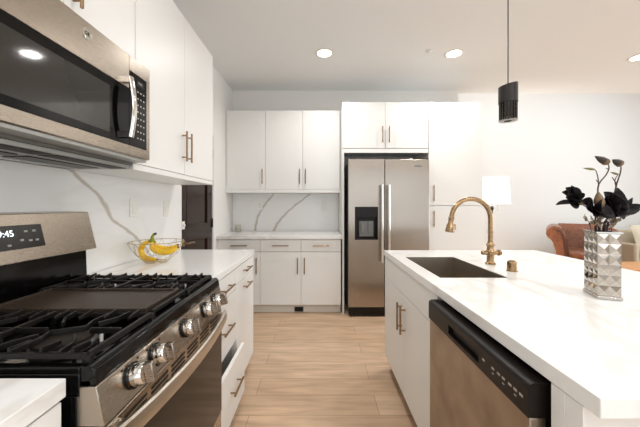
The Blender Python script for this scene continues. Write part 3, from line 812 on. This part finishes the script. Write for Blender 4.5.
b = B().box(q.x+.018, q.x+.030, q.y-.006, q.y+.006, q.z-.02, q.z+.015); b.build('spray_button', 'faucet', sp, .002)
b = B().cyl((fx-.040, fy, .982), (fx+.045, fy, .982), .0125, seg=18); b.ball((fx-.046, fy, .982), (.01, .014, .014)); b.cyl((fx+.045, fy, .982), (fx+.062, fy, .982), .019, .016)
b.build('lever_handle', 'faucet', t)
t = thing('air_switch', (1.035, 1.552, ZC), 'short bronze cylinder button beside the faucet on the island', 'button')
B().lathe([(.027, 0), (.027, .004), (.0235, .005), (.0235, .048), (.021, .051)], (1.035, 1.552, ZC+.0005), 28).build('switch_body', 'faucet', t)
B().lathe([(.016, 0), (.016, .005), (.014, .006)], (1.035, 1.552, ZC+.0518), 24).build('switch_button', 'faucet', t)

# ------------------------------------------------------------ vase with faceted mirrored walls
A = Vector((1.046, 1.087, 0)); ang = math.radians(-22)
u = Vector((math.cos(ang), math.sin(ang), 0)); v = Vector((-math.sin(ang), math.cos(ang), 0))
VW, VD, VH = .068, .105, .251
ctrv = A+u*VW/2+v*VD/2
t = thing('vase', (ctrv.x, ctrv.y, ZC), 'silver mirrored vase with diamond-cut sides on the island', 'vase')
b = B(); zb = ZC+.001
corners = [A, A+u*VW, A+u*VW+v*VD, A+v*VD]
cols = [2, 3, 2, 3]; rows = 6; z_lo, z_hi = zb+.012, zb+VH-.006
for k in range(4):
    p, q = corners[k], corners[(k+1) % 4]; e1 = (q-p); L_ = e1.length; e1.normalize(); nrm = Vector((e1.y, -e1.x, 0))
    n = cols[k]; cw = L_/n; rh = (z_hi-z_lo)/rows
    for i in range(n):
        for j in range(rows):
            c = [p+e1*(i*cw)+Vector((0, 0, z_lo+j*rh)), p+e1*((i+1)*cw)+Vector((0, 0, z_lo+j*rh)), p+e1*((i+1)*cw)+Vector((0, 0, z_lo+(j+1)*rh)), p+e1*(i*cw)+Vector((0, 0, z_lo+(j+1)*rh))]
            ap = sum(c, Vector())/4+nrm*.007
            vs = [b.bm.verts.new(x) for x in c]; a_ = b.bm.verts.new(ap)
            for m_ in range(4): b.bm.faces.new((vs[m_], vs[(m_+1) % 4], a_))
bmesh.ops.remove_doubles(b.bm, verts=b.bm.verts, dist=1e-5)
b.build('faceted_wall', 'mirror', t, 0, smooth=False)
def prect(g, z0, z1, bb):
    c = [A+u*(-g)+v*(-g), A+u*(VW+g)+v*(-g), A+u*(VW+g)+v*(VD+g), A+u*(-g)+v*(VD+g)]
    bb.prism_z([(q.x, q.y) for q in c], z0, z1)
b = B(); prect(.004, zb, zb+.012, b); b.build('vase_base', 'mirror', t, .002)
b = B()
for k in range(4):
    p, q = corners[k], corners[(k+1) % 4]; e1 = (q-p).normalized(); nn = Vector((e1.y, -e1.x, 0))
    cc = [p+nn*.004-e1*.004, q+nn*.004+e1*.004, q-nn*.004-e1*.004, p-nn*.004+e1*.004]
    b.prism_z([(x.x, x.y) for x in cc], z_hi, z_hi+.006)
b.build('rim', 'mirror', t)

# flowers: artificial magnolia stems standing in the vase
VX, VY = ctrv.x, ctrv.y
def W(px, py, d): return Vector(((px-318.5)*d/290, d, CH-(py-205.6)*d/290))
def petal(b, base, direction, L_, wd, cup=.35, roll=0, curl=.25, face=False):
    """cupped petal with thickness: base point, outward direction, length, width"""
    d = direction.normalized(); up = Vector((0, 0, 1)) if abs(d.z) < .9 else Vector((1, 0, 0))
    if face: up = Vector((.35, -1, .2))
    s_ = d.cross(up).normalized(); n_ = s_.cross(d).normalized()
    rm = Matrix.Rotation(roll, 3, d); s_ = rm @ s_; n_ = rm @ n_
    nu, nv = 8, 6; grids = []
    for off in (0, .0012):
        g_ = []
        for i in range(nu+1):
            uu = i/nu; wv = wd*(math.sin(PI*min(1, uu**.8*.93+.05)))**.75
            row = []
            for j in range(nv+1):
                vv = j/nv*2-1
                p = base+d*(uu*L_)+s_*(vv*wv/2)+n_*(cup*wv*(vv*vv)*.5+curl*L_*uu*uu+off - .02*L_*math.sin(uu*5+vv*2))
                row.append(b.bm.verts.new(p))
            g_.append(row)
        grids.append(g_)
    a_, c_ = grids
    for i in range(nu):
        for j in range(nv):
            b.bm.faces.new((a_[i][j], a_[i][j+1], a_[i+1][j+1], a_[i+1][j])); b.bm.faces.new((c_[i][j], c_[i+1][j], c_[i+1][j+1], c_[i][j+1]))
    for i in range(nu):
        b.bm.faces.new((a_[i][0], a_[i+1][0], c_[i+1][0], c_[i][0])); b.bm.faces.new((a_[i][nv], c_[i][nv], c_[i+1][nv], a_[i+1][nv]))
    for j in range(nv):
        b.bm.faces.new((a_[0][j], c_[0][j], c_[0][j+1], a_[0][j+1])); b.bm.faces.new((a_[nu][j], a_[nu][j+1], c_[nu][j+1], c_[nu][j]))
def stem(b, pts, r0=.003, r1=.002):
    n = len(pts); sm = []
    for i in range(n-1):
        p0 = Vector(pts[max(i-1, 0)]); p1 = Vector(pts[i]); p2 = Vector(pts[i+1]); p3 = Vector(pts[min(i+2, n-1)])
        for k in range(4):
            s_ = k/4; sm.append(.5*((2*p1)+(p2-p0)*s_+(2*p0-5*p1+4*p2-p3)*s_*s_+(3*p1-p0-3*p2+p3)*s_**3))
    sm.append(Vector(pts[-1])); m_ = len(sm)
    b.tube(sm, [r0+(r1-r0)*i/(m_-1) for i in range(m_)], 8)
foot = lambda dx, dy: (VX+u.x*dx+v.x*dy, VY+u.y*dx+v.y*dy, ZC+.02)
mouth = lambda dx, dy: (VX+u.x*dx+v.x*dy, VY+u.y*dx+v.y*dy, ZC+VH+.01)
def flower(label, ft, mo, mid, head, petals, cal=None, fat=1.25):
    t = thing('magnolia_stem', ft, label, 'flower')
    b = B(); stem(b, [ft, mo, mid, head]); b.build('stem', 'twig', t)
    b = B()
    for (dx, dy, dz, L_, wd, cup, roll, curl) in petals: petal(b, head, Vector((dx, dy, dz)), L_, wd*fat, cup, roll*.4, curl, True)
    b.build('petals', 'petal', t)
    if cal:
        b = B(); d = Vector(cal).normalized(); b.tube([head-d*.028, head-d*.018, head-d*.004, head+d*.006], [.004, .009, .012, .008], 12); b.build('calyx', 'calyx', t)
# left side flower, half closed, pointing left
h = W(579, 202, 1.10)
flower('black magnolia leaning out to the left of the vase', foot(-.015, 0), mouth(-.02, 0), W(594, 214, 1.11), h,
       [(-1, -.1, .9, .078, .050, .5, .2, .0), (-1, .15, .55, .070, .048, .6, 1.0, .05), (-1, -.3, .35, .072, .05, .6, -1.2, .0), (-1, 0, -.12, .088, .032, .4, 3.0, -.02), (-1, -.2, .15, .062, .045, .6, 2.2, .05), (-.8, .1, 1.3, .07, .03, .6, .5, .1)],
       (-1, 0, .2))
# lower middle flower
h = W(593, 208, 1.06)
flower('black magnolia drooping low over the front left of the vase rim', foot(.0, -.02), mouth(0, -.02), W(600, 222, 1.07), h,
       [(-.9, -.4, -.1, .05, .055, .4, .4, .05), (.3, -.6, -.45, .055, .052, .4, .2, .05), (-.3, -.8, .35, .045, .05, .4, 0, .1), (-.8, -.1, .4, .055, .045, .4, .6, .0), (.9, -.3, -.5, .07, .045, .4, .3, .0), (-.5, -.5, -.6, .045, .045, .4, .2, .05)])
# large open flower, centre right
h = W(610, 206, 1.08)
flower('large open black magnolia at the centre of the bouquet', foot(.015, .0), mouth(.01, 0), W(606, 222, 1.09), h,
       [(.25, -.2, 1, .07, .062, .45, 0, -.05), (-.5, -.1, .8, .06, .055, .45, .3, 0), (.9, -.3, .5, .055, .058, .45, 0, 0), (.2, -.9, .1, .05, .06, .4, .2, .1), (-.9, -.4, .1, .06, .055, .4, .4, 0), (.4, -.5, -.9, .06, .055, .4, 0, 0), (-.4, -.6, -.7, .055, .055, .4, 0, 0), (.9, -.4, -.25, .055, .05, .4, 0, 0), (0, -1, .5, .035, .045, .6, 0, .2)])
# right side petals
h = W(619, 211, 1.10)
flower('black magnolia with narrow petals spreading right of the vase', foot(.02, .01), mouth(.02, .01), W(613, 222, 1.10), h,
       [(1, 0, .95, .072, .022, .5, .3, -.02), (1, -.1, .3, .078, .026, .5, 0, .04), (.8, -.3, .1, .06, .03, .5, .2, 0), (.5, -.2, .7, .05, .03, .4, 0, 0), (.9, .2, -.1, .05, .03, .4, 0, .1)])
# closed greenish brown bud in the middle
def budmesh(base, tip, r, m='bud', name='bud', parent=None, frac=.42):
    b = B(); base = Vector(base); tip = Vector(tip); pr = [(0, .35), (.12, .75), (.3, 1), (.5, .95), (.72, .62), (.9, .25), (1, .04)]
    b.tube([base.lerp(tip, q[0]) for q in pr], [r*q[1] for q in pr], 12); return b.build(name, m, parent)
def budstem(label, ft, mo, pts, buds):
    t = thing('budding_twig', ft, label, 'twig')
    b = B(); stem(b, [ft, mo]+pts[0], .0032, .0018)
    for q in pts[1:]: stem(b, q, .002, .0012)
    b.build('twig', 'twig', t)
    for base, tip, r, m in buds:
        budmesh(base, tip, r, m, 'bud', t)
        if m == 'bud': budmesh(Vector(base)+(Vector(base)-Vector(tip))*.05, Vector(base).lerp(Vector(tip), .6), r*1.1, 'calyx', 'calyx', t)
D = 1.11
budstem('twig with a dark brown bud and a slim green bud, the taller left one', foot(0, .02), mouth(0, .02),
        [[W(601, 215, D), W(598, 195, D), W(599, 184, D), W(606, 175, D), W(609, 168, D), W(607.5, 163, D)],
         [W(598.5, 187, D), W(598, 178, D), W(596, 171, D), W(594, 169.5, D)],
         [W(599, 183, D), W(596, 180, D)], [W(608.5, 169.5, D), W(606, 168, D)]],
        [(W(608, 163, D), W(594.5, 156, D), .0125, 'bud'), (W(595, 169.5, D), W(582.5, 168, D), .0048, 'green')])
budstem('shorter twig with a brown bud at the right top of the bouquet', foot(.012, .02), mouth(.012, .02),
        [[W(611, 215, D), W(615, 192, D), W(617, 183, D), W(620, 174, D), W(621, 168, D), W(620, 165, D)],
         [W(616, 187, D), W(615, 180, D), W(618, 174.5, D)], [W(616, 183, D), W(612, 177, D)]],
        [(W(621.5, 164.5, D), W(612, 159.5, D), .0125, 'bud'), (W(618.5, 174.5, D), W(610, 172, D), .0045, 'green')])
t = thing('budding_twig', foot(-.005, .01), 'fat closed olive brown bud rising between the black flowers', 'twig')
b = B(); stem(b, [foot(-.005, .01), mouth(-.004, .01), W(600, 215, 1.07), W(598, 208, 1.06)]); b.build('twig', 'twig', t)
budmesh(W(600, 208, 1.05), W(598, 191, 1.05), .016, 'calyx', 'bud', t)
# dried filler leaves around the rim
t = thing('dried_foliage', foot(0, -.03), 'dried beige leaves and stems filling the vase mouth', 'foliage')
b = B(); b2 = B(); random.seed(4)
for k in range(16):
    a = random.uniform(-1, 1); dy = random.uniform(-.7, .6)
    m0 = Vector(mouth(a*.026, dy*.04)); tip = m0+Vector((a*.035+random.uniform(-.01, .01), dy*.02-.01, random.uniform(.012, .045)))
    stem(b, [Vector((m0.x*.4+VX*.6, m0.y*.4+VY*.6, ZC+.03)), m0, tip], .0016, .001)
    for q in range(3):
        dd = Vector((random.uniform(-1, 1), random.uniform(-1, .4), random.uniform(0, 1)))
        petal(b2, m0.lerp(tip, .4+.3*q), dd, random.uniform(.012, .024), .010, .3, random.uniform(0, 3), .1)
b.build('stem', 'twig', t); b2.build('leaves', 'dried', t)

# ------------------------------------------------------------ bananas in a wire bowl
BX, BY = -1.003, 1.80
t = thing('fruit_bowl', (BX, BY, ZC), 'open geometric wire bowl holding bananas on the left worktop', 'bowl')
def ring(r, z, n, ph=0): return [Vector((BX+r*math.cos(2*PI*k/n+ph), BY+r*math.sin(2*PI*k/n+ph), z)) for k in range(n)]
n = 10; ta = ring(.155, ZC+.128, n); ma = ring(.118, ZC+.055, n, PI/n); ba = ring(.062, ZC+.004, n)
b = B()
b.tube(ta, .0022, 8, True); b.tube(ma, .0012, 6, True); b.tube(ba, .0020, 8, True)
for k in range(n):
    for p, q in ((ta[k], ma[k]), (ta[k], ma[k-1]), (ma[k], ba[k]), (ma[k], ba[(k+1) % n]), (ba[k], Vector((BX, BY, ZC+.004)))):
        b.tube([p, q], .0011, 6)
b.build('wire_frame', 'wire', t)
def smoothpts(pts, m=6):
    n = len(pts); out = []
    for i in range(n-1):
        p0 = pts[max(i-1, 0)]; p1 = pts[i]; p2 = pts[i+1]; p3 = pts[min(i+2, n-1)]
        for k in range(m):
            s_ = k/m; out.append(.5*((2*p1)+(p2-p0)*s_+(2*p0-5*p1+4*p2-p3)*s_*s_+(3*p1-p0-3*p2+p3)*s_**3))
    out.append(pts[-1]); return out
def banana(label, pts, r=.0195):
    p = smoothpts([Vector(q) for q in pts]); m_ = len(p)
    t = thing('banana', p[m_//2], label, 'banana', None)
    rr = [r*(min(1, .42+1.6*(i/(m_-1)))*min(1, .35+3.2*(1-i/(m_-1)))) for i in range(m_)]
    b = B().tube(p, rr, 7); b.build('banana_skin', 'banana', t, 0, True, 1)
    d = (p[0]-p[1]).normalized(); s0 = p[0]
    b = B().tube([s0-d*.012, s0+d*.004, s0+d*.016], [r*.55, r*.44, r*.34], 8); b.build('neck', 'bstem', t)
    d = (p[-1]-p[-2]).normalized(); b = B().tube([p[-1]-d*.001, p[-1]+d*.006], [r*.36, r*.22], 8); b.build('tip', 'btip', t)
    return t
sx = .0062
def bw(px, py, d): return W(px, py, d)
t = banana('banana with the green stem crown curving down the left side of the wire bowl', [bw(151, 240.5, 1.80), bw(143.5, 244.5, 1.80), bw(141, 251, 1.80), bw(145.5, 258.0, 1.79), bw(157, 259.5, 1.78)])
B().tube([bw(152.0, 240, 1.80), bw(152.3, 236.5, 1.80), bw(154, 234.2, 1.80), bw(155.2, 233.8, 1.80)], [.0115, .0085, .008, .0065], 10).build('crown', 'bstem', t)
B().tube([bw(154.6, 234.0, 1.80), bw(156.2, 233.6, 1.80)], [.0078, .0066], 10).build('cut_end', 'btip', t)
banana('front banana curving to the right in the wire bowl', [bw(152.5, 241, 1.785), bw(152.0, 247, 1.765), bw(158, 251.5, 1.755), bw(168, 252, 1.755), bw(178, 247.5, 1.76)])
banana('banana lying at the back of the wire bowl pointing right', [bw(153.5, 241, 1.82), bw(157, 246.5, 1.84), bw(163, 248.5, 1.85), bw(171, 248.5, 1.85), bw(178, 245, 1.845)])

# small jar candle in the far nook
t = thing('jar_candle', (-1.07, 3.86, ZC), 'small cream candle in a glass jar in the far nook', 'candle')
B().lathe([(.034, 0), (.037, .004), (.037, .095), (.034, .095), (.034, .006), (.001, .006)], (-1.07, 3.86, ZC+.001), 24, cap=True).build('glass_jar', 'clear', t)
B().lathe([(.031, 0), (.031, .062), (.001, .060)], (-1.07, 3.86, ZC+.009), 24).build('wax', 'wax', t)
B().lathe([(.0378, 0), (.0378, .035), (.0374, .035)], (-1.07, 3.86, ZC+.028), 24, cap=False).build('label_band', 'print', t)
B().cyl((-1.07, 3.86, ZC+.07), (-1.07, 3.86, ZC+.085), .0012, seg=6).build('wick', 'slot', t)

# ------------------------------------------------------------ ceiling fixtures
def downlight(x, y, label, power=13):
    t = thing('recessed_downlight', (x, y, CEIL), label, 'ceiling light', 'recessed downlights in the kitchen ceiling')
    B().lathe([(.095, -.0005), (.095, -.004), (.088, -.008), (.072, -.006), (.072, -.0005)], (x, y, CEIL), 36, cap=False).build('trim_ring', 'plate', t)
    B().lathe([(.071, -.002), (.071, -.005), (.002, -.005)], (x, y, CEIL), 36).build('diffuser', 'led', t)
    d = bpy.data.lights.new('downlight_lamp', 'AREA'); d.shape = 'DISK'; d.size = .14; d.energy = power; d.color = WARM; d.spread = math.radians(150)
    o = bpy.data.objects.new('downlight_lamp', d); C.objects.link(o); o.location = (x, y, CEIL-.012)
    o.parent = t; o.location = (0, 0, -.012)
downlight(.06, 3.01, 'round lit recessed ceiling light in front of the fridge, left of the two whole ones')
downlight(1.41, 3.02, 'round lit recessed ceiling light over the pantry end, between smoke detector and pendant')
downlight(3.42, 3.09, 'round lit recessed ceiling light cut by the right photo edge')
for x, y in ((.06, 1.15), (1.75, .35), (.06, -.9), (1.9, -.9), (3.42, 1.15), (3.42, -.9)):
    downlight(x, y, 'round lit recessed ceiling light nearer the camera, out of the picture overhead', 7 if x < .5 else 12)
t = thing('smoke_detector', (1.13, 2.97, CEIL), 'small white round detector on the ceiling between the two downlights', 'smoke detector')
B().lathe([(.034, -.0005), (.034, -.006), (.028, -.012)], (1.13, 2.97, CEIL), 28).build('detector_base', 'plate', t)
B().lathe([(.02, -.0125), (.018, -.02), (.012, -.024)], (1.13, 2.97, CEIL), 24).build('detector_dome', 'plate', t)

# pendant
PX, PY = 1.098, 1.68
t = thing('pendant_light', (PX, PY, CEIL), 'black cylinder pendant light with smoky crystal below, over the island', 'pendant light')
B().lathe([(.06, -.0005), (.06, -.02), (.055, -.025)], (PX, PY, CEIL), 28).build('canopy', 'blackmetal', t)
B().cyl((PX, PY, 1.955), (PX, PY, CEIL-.025), .0028, seg=8).build('cord', 'blackm', t)
b = B(); seg = 36; rings = []
for rr, zz, sl in ((.049, 1.858, 0), (.049, 1.962, 1), (.046, 1.962, 1), (.006, 1.964, .1)):
    rings.append([b.bm.verts.new((PX+rr*math.cos(2*PI*k/seg), PY+rr*math.sin(2*PI*k/seg), zz+sl*.010*math.cos(2*PI*k/seg))) for k in range(seg)])
for A_, B_ in zip(rings, rings[1:]):
    for k in range(seg): b.bm.faces.new((A_[k], A_[(k+1) % seg], B_[(k+1) % seg], B_[k]))
b.bm.faces.new(rings[-1])
sh = b.build('lamp_shade', noise_bump(mat('hammered_black_metal', (44, 40, 38), .42, .5), 140, .6, .003), t)
b = B()
for k in range(18):
    a = 2*PI*k/18; x, y = PX+.041*math.cos(a), PY+.041*math.sin(a)
    b.lathe([(.0064, 1.760), (.0064, 1.861)], (x, y, 0), 6)
b.build('crystal_rods', 'smoke', t)
B().lathe([(.030, 1.775), (.030, 1.857)], (PX, PY, 0), 20).build('inner_sleeve', 'blackmetal', t)
B().lathe([(.0485, 1.7545), (.0485, 1.7585), (.02, 1.7585), (.02, 1.7545)], (PX, PY, 0), 32).build('bottom_disc', 'clear', t)

# ------------------------------------------------------------ living room beyond
# floor lamp
LX, LY = 3.11, 5.2
t = thing('floor_lamp', (LX, LY, 0), 'floor lamp with a lit white shade and black stem, beyond the pantry', 'lamp')
B().lathe([(.15, 0), (.15, .015), (.02, .03)], (LX, LY, .001), 32).build('lamp_base', 'blackmetal', t)
B().lathe([(.012, .03), (.012, 1.12), (.02, 1.14), (.012, 1.16), (.024, 1.20), (.034, 1.235), (.02, 1.27), (.010, 1.28), (.010, 1.36)], (LX, LY, 0), 20).build('stem', 'blackmetal', t)
b = B().lathe([(.285, 1.300), (.26, 1.765)], (LX, LY, 0), 40, cap=False)
b.lathe([(.255, 1.765), (.280, 1.300)], (LX, LY, 0), 40, cap=False)
b.build('lamp_shade', 'shade', t)
b = B()
for k in range(3):
    a = 2*PI*k/3; b.cyl((LX, LY, 1.33), (LX+.278*math.cos(a), LY+.278*math.sin(a), 1.33), .003, seg=6)
b.build('shade_spider', 'blackmetal', t)
b = B()
for k in range(9): b.ball((LX+.075, LY-.03, 1.30-k*.016), (.005, .005, .005), 8)
b.build('pull_chain', 'blackmetal', t)
d = bpy.data.lights.new('lamp_bulb', 'POINT'); d.energy = 55; d.color = WARM; d.shadow_soft_size = .05
o = bpy.data.objects.new('lamp_bulb', d); C.objects.link(o); o.parent = t; o.location = (0, 0, 1.52)

# brown leather armchair with rolled arm
def scroll_prof(cx, w_, zt, r, flip=1):
    pts = []
    for i in range(15):
        a = -PI*.35+(PI*1.25)*i/14
        pts.append((cx-flip*(-math.cos(a)*r)*1.0, zt-r+math.sin(a)*r))
    return pts
AX, AY = 5.16, 5.8
t = thing('armchair', (AX, AY, 0), 'brown leather armchair with rolled arms behind the island', 'armchair')
def arm(x0, s, nm):
    """arm with outward scroll; s=-1 scrolls to -X"""
    prof = [(x0, .12), (x0+s*.03, .12), (x0+s*.05, .40), (x0+s*.10, .62)]
    cx, cz, r = x0+s*.075, .79, .125
    for i in range(11):
        a = -PI*.35+(PI*1.25)*i/10
        prof.append((cx+s*math.cos(a)*r, cz+math.sin(a)*r))
    prof += [(x0-s*.07, .74), (x0-s*.06, .12)]
    if s > 0: prof = prof[::-1]
    B().prism_y(prof, 5.30, 6.2).build(nm, 'leather', t, .02, seg=3)
arm(AX-.26, -1, 'armrest'); arm(AX+.26, 1, 'armrest')
b = B().box(AX-.20, AX+.20, 5.36, 6.1, .12, .36); b.build('seat_base', 'leatherd', t, .03)
b = B().box(AX-.19, AX+.19, 5.33, 6.0, .362, .50); b.build('seat_cushion', 'leather', t, .05, seg=4)
b = B().prism_x([(5.98, .36), (6.2, .12), (6.36, .14), (6.40, .80), (6.34, .90), (6.22, .93), (6.10, .86), (6.02, .6)], AX-.28, AX+.28); b.build('backrest', 'leather', t, .03, seg=3)
b = B()   # crease on the inner side of the roll, its shade drawn as a dark tube
b.tube([(AX-.32, 5.285, .86), (AX-.26, 5.283, .82), (AX-.21, 5.283, .70), (AX-.19, 5.285, .45), (AX-.18, 5.29, .2)], .022, 8); b.build('crease_shade', 'leatherd', t)
for x in (AX-.22, AX+.22):
    for y in (5.42, 6.1): B().cyl((x, y, .002), (x, y, .12), .02, .03, 12).build('leg', 'slot', t)
t.rotation_euler.z = math.radians(-38); t.location = (4.62, 5.15, 0)

# beige sofa
SX, SY = 6.55, 5.35
t = thing('sofa', (SX, SY, 0), 'beige linen sofa at the right edge behind the vase', 'sofa')
b = B().box(SX-1.0, SX+1.0, 5.0, 5.85, .10, .36); b.build('sofa_base', 'linen', t, .03)
for k in (-1, 0, 1):
    b = B().box(SX+k*.60-.295, SX+k*.60+.295, 4.98, 5.6, .362, .49); b.build('seat_cushion', 'linen', t, .04, seg=4)
b = B().box(SX-1.0, SX+1.0, 5.86, 6.05, .10, .74); b.build('backrest', 'linen', t, .05, seg=4)
for k in (-1, 0, 1):
    b = B().prism_x([(5.56, .492), (5.84, .492), (5.855, .78), (5.70, .80)], SX+k*.60-.29, SX+k*.60+.29); b.build('back_cushion', 'linen', t, .05, seg=4)
for s in (-1, 1): box('armrest', 'linen', t, SX+s*1.0-(.09 if s < 0 else -.0), SX+s*1.0+(.09 if s > 0 else 0), 5.0, 5.95, .10, .60, .03)
for x in (SX-.9, SX+.9):
    for y in (5.08, 5.95): B().cyl((x, y, .002), (x, y, .10), .018, .022, 10).build('leg', 'slot', t)
def pillow(x, y, z, w_, h_, th, label):
    b = B(); n = 10; gs = []
    for s in (-1, 1):
        g_ = [[b.bm.verts.new((x+(i/n-.5)*w_*(1-.06*math.sin(PI*j/n)), y+(j/n-.5)*h_*.32+s*th*(max(0, math.sin(PI*i/n)*math.sin(PI*j/n)))**.5*.5, z+j/n*h_)) for j in range(n+1)] for i in range(n+1)]
        gs.append(g_)
        for i in range(n):
            for j in range(n): b.bm.faces.new((g_[i][j], g_[i+1][j], g_[i+1][j+1], g_[i][j+1]))
    bmesh.ops.remove_doubles(b.bm, verts=b.bm.verts, dist=1e-4)
    o = b.build('throw_pillow', 'cream', None); tag(o, label, 'pillow')
pillow(6.13, 5.45, .493, .44, .40, .14, 'cream throw pillow on the left part of the beige sofa')

# oak coffee table
t = thing('coffee_table', (4.2, 3.9, 0), 'low orange oak coffee table seen just past the island worktop', 'table')
box('tabletop', 'oak', t, 3.5, 4.9, 3.65, 4.2, .41, .455, .004)
box('apron', 'oak', t, 3.6, 4.8, 3.72, 4.13, .35, .409, .002)
for x in (3.58, 4.82):
    for y in (3.72, 4.13): box('leg', 'oak', t, x-.03, x+.03, y-.03, y+.03, .001, .409, .003)

for o in list(bpy.data.objects):
    if 'wo' in o: del o['wo']
